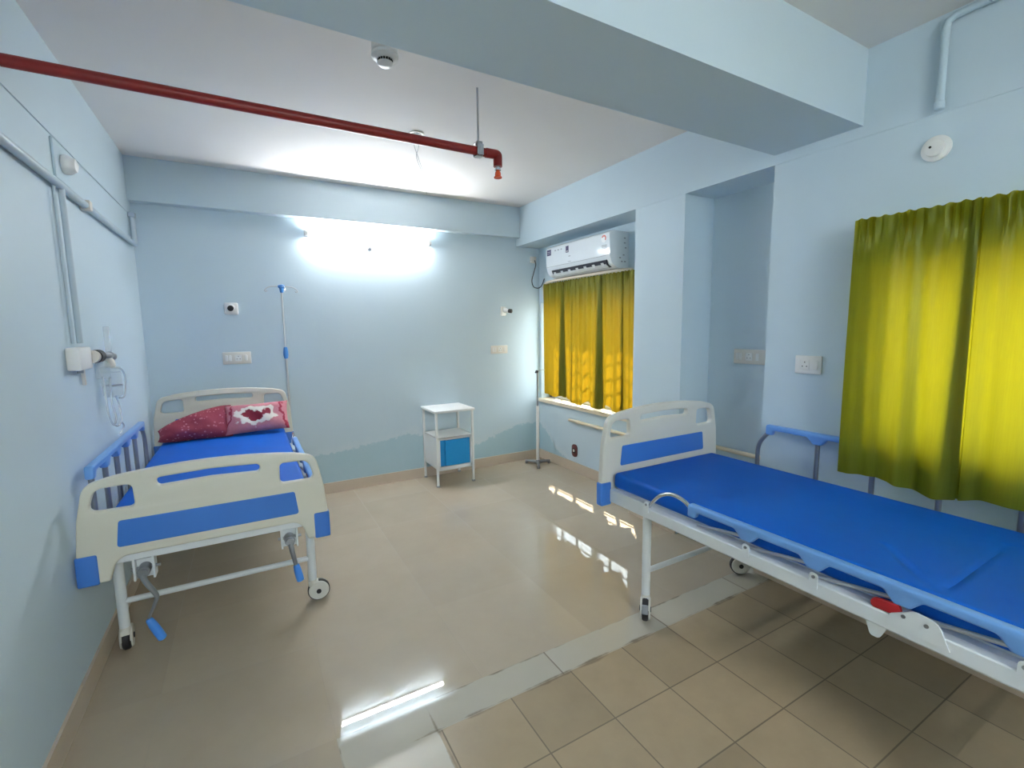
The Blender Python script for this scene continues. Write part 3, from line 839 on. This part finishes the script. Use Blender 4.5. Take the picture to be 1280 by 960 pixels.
plate('switch_board', 'long switch and socket plate on the back wall above the pillow bed', (.602, YB, 1.288), 0, .205, .10, ('aged', ('s', -.075), ('s', -.05), ('k', .01), ('s', .065)), 'switch board')
plate('switch_board', 'pale switch and socket plate on the back wall near the far corner', (3.062, YB, 1.275), 0, .205, .088, ('aged', ('s', -.075), ('s', -.05), ('k', .01), ('s', .065)), 'switch board')
plate('switch_board', 'long switch plate inside the wall niche', (WR, 1.925, 1.292), -PI/2, .225, .098, ('aged', ('s', -.085), ('s', -.06), ('k', 0), ('s', .06)), 'switch board')
plate('switch_board', 'square white socket plate on the wall between niche and large curtain', (W, 1.392, 1.285), -PI/2, .135, .098, ('white', ('k', -.015), ('s', .042)), 'switch board')

def lamp_holder(label, loc, rz):
    o = thing('lamp_holder', label, 'lamp holder', loc, rz)
    MB().box((-.05, -.02, -.048), (.05, 0, .05), .012, 3).build('back_plate', 'white_plastic', o)
    MB().lathe([(.028, 0), (.026, .03), (.020, .05), (.018, .07)], (0, -.015, .012), (0, -1, -.15), 20).build('socket_arm', 'white_plastic', o)
    MB().lathe([(.020, 0), (.022, .004), (.022, .034), (.016, .038)], (0, -.080, .004), (0, -1, -.15), 18).build('socket_cap', 'black', o)
    return o
lamp_holder('empty white lamp holder on the back wall above the pillow bed', (.590, YB, 1.690), R(-2))
lamp_holder('empty white lamp holder on the back wall near the far corner', (3.115, YB, 1.685), R(28))

# ------------------------------------------------------------------ left wall services
gp = thing('gas_pipe', 'grey painted wall pipe with a drop down to the gas outlet', 'pipe', (.024, 0, 2.14))
MB().tube([(0, YF+.01, 0), (0, 4.30, 0)], .017, 14).build('pipe_run', 'wall_pipe', gp)
MB().tube([(0, 2.80, 0), (0, 2.80, -.68)], .0115, 12).build('drop_pipe', 'wall_pipe', gp)
MB().tube([(-.008, 2.735, -.01), (-.008, 2.735, -.68)], .006, 10).build('drop_conduit', 'wall_pipe', gp)
for y in (3.17, 1.2, -.5):
    MB().box((-.022, y-.022, -.024), (.022, y+.022, .026), .007, 2).build('pipe_clamp', 'pale_plastic', gp)
MB().tube([(0, 4.28, 0), (0, 4.345, .0), (.0, 4.37, .02), (.0, 4.37, .19)], .017, 12, smooth=3).box((-.022, 4.35, .19), (.02, 4.405, .225), .004, 1).build('corner_riser', 'wall_pipe', gp)
bp_ = thing('mounting_plate', 'small square wall plate with a white dome above the grey pipe', 'wall plate', (0, 2.93, 2.265))
MB().box((0, -.115, -.085), (.010, .085, .085), .003, 1).build('backing', 'blue_pipe', bp_)
MB().lathe([(.040, 0), (.044, .008), (.040, .028), (.028, .046), (0, .055)], (.010, 0, 0), (1, 0, 0), 24).build('dome', 'white_plastic', bp_)

ob = thing('gas_outlet', 'white medical gas outlet box on the wall beside the pillow bed', 'outlet', (0, 2.80, 1.395))
MB().box((0, -.13, -.052), (.05, .045, .048), .008, 2).build('outlet_box', 'white_plastic', ob)
MB().cyl((.045, .045, .0), (.045, .085, .0), .030, n=22).build('outlet_ring', 'pale_plastic', ob)
MB().cyl((.05, .084, .0), (.05, .15, .0), .031, n=22).build('probe', 'black', ob)
MB().box((.004, .04, -.13), (.018, .055, -.05), .003, 1).build('release_tab', 'pale_plastic', ob)
MB().cyl((.02, -.03, -.05), (.02, -.03, -.068), .012).build('drain_nut', 'grey', ob)
fm = thing('flow_meter', 'oxygen flow meter with clear humidifier jar on the gas outlet', 'flow meter', (.05, 3.12, 1.39))
MB().tube([(-.005, -.16, .005), (0, -.02, .005), (0, .06, .0)], .0125, 12).cyl((0, .04, 0), (0, .10, -.01), .02).build('valve_body', 'dark_steel', fm)
MB().lathe([(.012, 0), (.013, .01), (.012, .10), (.013, .135), (.010, .14)], (0, .03, .01), (0, 0, 1)).build('flow_tube', 'jar', fm)
MB().lathe([(.022, 0), (.024, .02), (.02, .04), (.012, .05)], (0, .03, -.065), (0, 0, 1)).build('jar_nut', 'pale_plastic', fm)
MB().lathe([(.038, 0), (.042, .004), (.042, .028), (.030, .034)], (0, .03, -.09), (0, 0, 1)).build('jar_lid', 'jar', fm)
MB().lathe([(.030, 0), (.041, .01), (.043, .03), (.043, .125), (.040, .13)], (0, .03, -.218), (0, 0, 1)).build('jar', 'jar', fm)
MB().lathe([(.0435, .0), (.0435, .004)], (0, .03, -.16), (0, 0, 1)).build('level_ring', 'grey', fm)
MB().lathe([(.026, 0), (.03, .01), (.03, .07), (.018, .09)], (0, -.12, -.11), (0, 0, 1)).build('side_cup', 'jar', fm)
tb = MB().tube([(.05, 3.17, 1.325), (.07, 3.27, 1.31), (.06, 3.40, 1.26), (.05, 3.44, 1.19), (.05, 3.38, 1.145), (.05, 3.27, 1.15)], .0045, 8, smooth=6)
tb.tube([(.05, 2.99, 1.29), (.06, 2.95, 1.20), (.06, 2.97, 1.10), (.06, 3.04, 1.04), (.06, 3.10, 1.07), (.05, 3.10, 1.16), (.06, 3.07, 1.28)], .0045, 8, smooth=6)
tb.tube([(.06, 3.02, 1.05), (.06, 3.12, 1.02), (.06, 3.22, 1.04), (.05, 3.24, 1.12), (.05, 3.20, 1.17)], .0045, 8, smooth=6)
tb.tube([(.06, 3.20, 1.03), (.06, 3.245, 1.0), (.05, 3.24, .972), (.05, 3.19, .965)], .0045, 8, smooth=6)
tag(tb.build('oxygen_tubing', 'tubing'), 'loops of thin clear tubing hanging under the flow meter', 'tubing')

# ------------------------------------------------------------------ ceiling things
sp = thing('sprinkler_pipe', 'dark red sprinkler pipe hung across under the ceiling', 'pipe', (0, 2.385, 2.45))
MB().cyl((0, 0, 0), (1.925, 0, 0), .022, n=24).build('pipe_run', 'red_pipe', sp)
MB().tube([(1.88, 0, 0), (1.935, 0, 0), (1.949, 0, -.003), (1.952, 0, -.014), (1.952, 0, -.062)], .025, 20, smooth=4).build('elbow', 'red_pipe', sp)
hd_ = MB().lathe([(.014, 0), (.014, -.012), (.017, -.014), (.017, -.022), (.011, -.026)], (1.952, 0, -.060), (0, 0, 1)).build('sprinkler_nut', 'chrome', sp)
MB().lathe([(.006, 0), (.014, -.006), (.016, -.016), (.016, -.028), (.022, -.032), (.022, -.038), (0, -.040)], (1.952, 0, -.084), (0, 0, 1)).build('sprinkler_head', 'orange', sp)
MB().cyl((1.835, 0, .045), (1.835, 0, H-2.45), .0055, n=12).build('hanger_rod', 'steel', sp)
cl = MB()
cl.tube([(1.835, .030*math.cos(R(a)), .030*math.sin(R(a))+.004) for a in range(90, 451, 20)], .004, 8)
cl.box((1.817, -.029, -.024), (1.853, -.025, .03)).box((1.817, .025, -.024), (1.853, .029, .03)).box((1.817, -.02, .034), (1.853, .02, .048), .003, 1).box((1.817, -.02, -.030), (1.853, .02, -.0255))
cl.build('pipe_clamp', 'steel', sp)
sd = thing('smoke_detector', 'white smoke detector on the ceiling beside the cross beam', 'smoke detector', (1.295, 2.195, H))
MB().lathe([(.054, 0), (.056, -.006), (.056, -.054), (.05, -.06)], axis=(0, 0, 1)).build('base', 'grey' if 0 else 'white_plastic', sd)
MB().lathe([(.048, -.058), (.058, -.064), (.059, -.076), (.050, -.084), (.036, -.087)], axis=(0, 0, 1)).build('body', 'white_plastic', sd)
sl = MB()
for k in range(16):
    a = 2*PI*k/16; sl.box((.030*math.cos(a)-.003, .030*math.sin(a)-.003, -.100), (.030*math.cos(a)+.003, .030*math.sin(a)+.003, -.084))
sl.build('vent_ribs', 'black', sd)
MB().lathe([(.034, -.098), (.036, -.103), (.026, -.111), (0, -.113)], axis=(0, 0, 1)).build('cap', 'white_plastic', sd)
jb = thing('ceiling_box', 'small dark fan box opening in the ceiling near the sprinkler pipe', 'ceiling box', (1.735, 3.10, H))
MB().lathe([(.048, 0), (.048, -.006), (.036, -.006), (.034, 0)], axis=(0, 0, 1)).build('rim', 'pale_plastic', jb)
MB().lathe([(.036, -.001), (.036, -.004), (0, -.004)], axis=(0, 0, 1)).build('opening', 'black', jb)
MB().tube([(-.02, 0, -.002), (-.015, 0, -.012), (.015, 0, -.012), (.02, 0, -.002)], .003, 8).build('hook_bar', 'dark_steel', jb)
wr = MB().tube([(1.735, 3.10, H-.003), (1.75, 3.10, 2.70), (1.735, 3.11, 2.63), (1.765, 3.11, 2.55), (1.79, 3.10, 2.48), (1.792, 3.10, 2.40)], .0016, 6, smooth=5)
wr.tube([(1.745, 3.10, H-.003), (1.72, 3.10, 2.70), (1.745, 3.10, 2.62), (1.775, 3.10, 2.54), (1.805, 3.11, 2.50)], .0014, 6, smooth=5)
tag(wr.build('loose_wire', 'grey'), 'thin loose wires hanging from the ceiling box', 'wire')

# ------------------------------------------------------------------ right wall services
cr = thing('ceiling_rose', 'round white blanking plate on the wall above the large curtain', 'cover plate', (W, .925, 2.237))
MB().lathe([(.052, 0), (.052, .010), (.044, .016)], axis=(-1, 0, 0)).build('plate', 'white_plastic', cr)
MB().lathe([(.036, .015), (.034, .028), (.028, .032), (0, .032)], axis=(-1, 0, 0)).build('cap', 'white_plastic', cr)
MB().cyl((-.031, .012, .004), (-.034, .012, .004), .005, n=10).build('screw', 'black', cr)
bpipe = thing('conduit_pipe', 'pale blue painted conduit rising to the ceiling on the near wall', 'pipe', (W-.026, .92, 2.40))
MB().tube([(0, 0, -.01), (0, 0, .30), (0, -.006, .325), (0, -.03, .338), (0, -.10, .340), (0, -3.1, .340)], .0145, 14).build('pipe_run', 'blue_pipe', bpipe)
MB().lathe([(.0145, 0), (.018, .004), (.018, .03), (.0145, .034)], (0, 0, -.014), (0, 0, 1)).build('end_socket', 'blue_pipe', bpipe)
MB().lathe([(.0145, 0), (.018, .004), (.018, .035), (.0145, .04)], (0, -.13, .340), (0, -1, 0)).build('coupling', 'blue_pipe', bpipe)
dp = thing('drain_pipe', 'cream drain pipe on the wall under the small window', 'pipe', (WR-.025, 0, .545))
MB().tube([(0, 3.90, -.003), (0, 2.98, 0)], .015, 14).build('pipe_run', 'cream_pipe', dp)
MB().tube([(0, 3.02, 0), (0, 2.965, 0), (0, 2.955, .012), (0, 2.955, .10)], .0185, 14).build('elbow', 'cream_pipe', dp)
MB().cyl((-.004, 2.92, -.004), (.02, 2.92, -.004), .02).build('elbow_cap', 'cream_pipe', dp)
for y in (3.75, 3.45): MB().cyl((0, y-.02, -.002), (0, y+.02, -.002), .0185).build('coupling', 'cream_pipe', dp)
np_ = MB().tube([(WR-.02, YN1-.002, .632), (WR-.02, YN0+.01, .632)], .015, 12).build('niche_pipe', 'cream_pipe')
tag(np_, 'cream pipe crossing the back of the wall niche beside the headboard', 'pipe')
pc = thing('pipe_cap', 'small dark maroon outlet cover low on the wall under the drain pipe', 'outlet cover', (WR, 3.83, .225))
MB().prism(fillet([(-.042, -.065, .03), (.042, -.065, .03), (.042, .065, .03), (-.042, .065, .03)], 5), -.012, 0, 'yz', .003).build('cover', 'maroon', pc)
MB().cyl((-.012, 0, 0), (-.017, 0, 0), .026, n=20).build('ring', 'black', pc)
MB().cyl((-.016, 0, .002), (-.020, 0, .002), .014, n=16).build('plug', 'pale_plastic', pc)

# ------------------------------------------------------------------ light from outside
wd = bpy.data.worlds.new('sky'); SC.world = wd; wd.use_nodes = True
bg = wd.node_tree.nodes['Background']; bg.inputs['Color'].default_value = (.86, .94, 1, 1); bg.inputs['Strength'].default_value = 2.2
sun = bpy.data.lights.new('sun', 'SUN'); sun.energy = 8.5; sun.angle = R(.6); sun.color = (1, .90, .74)
so_ = bpy.data.objects.new('sun', sun); COL.objects.link(so_)
so_.rotation_euler = Vector((-.60, -.75, -1)).to_track_quat('-Z', 'Y').to_euler()

# ------------------------------------------------------------------ camera
f, C, Rv, U, F = 584.143154478365, Vector((.44969677*1.5, 0, 1.5)), Vector((.86956825, -.49363017, -.013428)), Vector((.06983246, .09600516, .99292821)), Vector((.48885017, .86435656, -.11795445))
cd = bpy.data.cameras.new('camera'); cam = bpy.data.objects.new('camera', cd); COL.objects.link(cam)
cd.sensor_width = 36; cd.sensor_fit = 'HORIZONTAL'; cd.lens = f/1280*36; cd.clip_start = .05
cam.matrix_world = Matrix(((Rv.x, U.x, -F.x, C.x), (Rv.y, U.y, -F.y, C.y), (Rv.z, U.z, -F.z, C.z), (0, 0, 0, 1)))
SC.camera = cam
vs = SC.view_settings
vs.view_transform = 'Standard'; vs.look = 'None'; vs.gamma = 1; vs.use_curve_mapping = False; vs.exposure = 2.48
SC.cycles.use_denoising = True
SC.cycles.max_bounces = 12; SC.cycles.diffuse_bounces = 8; SC.cycles.transparent_max_bounces = 16
SC.cycles.sample_clamp_indirect = 6
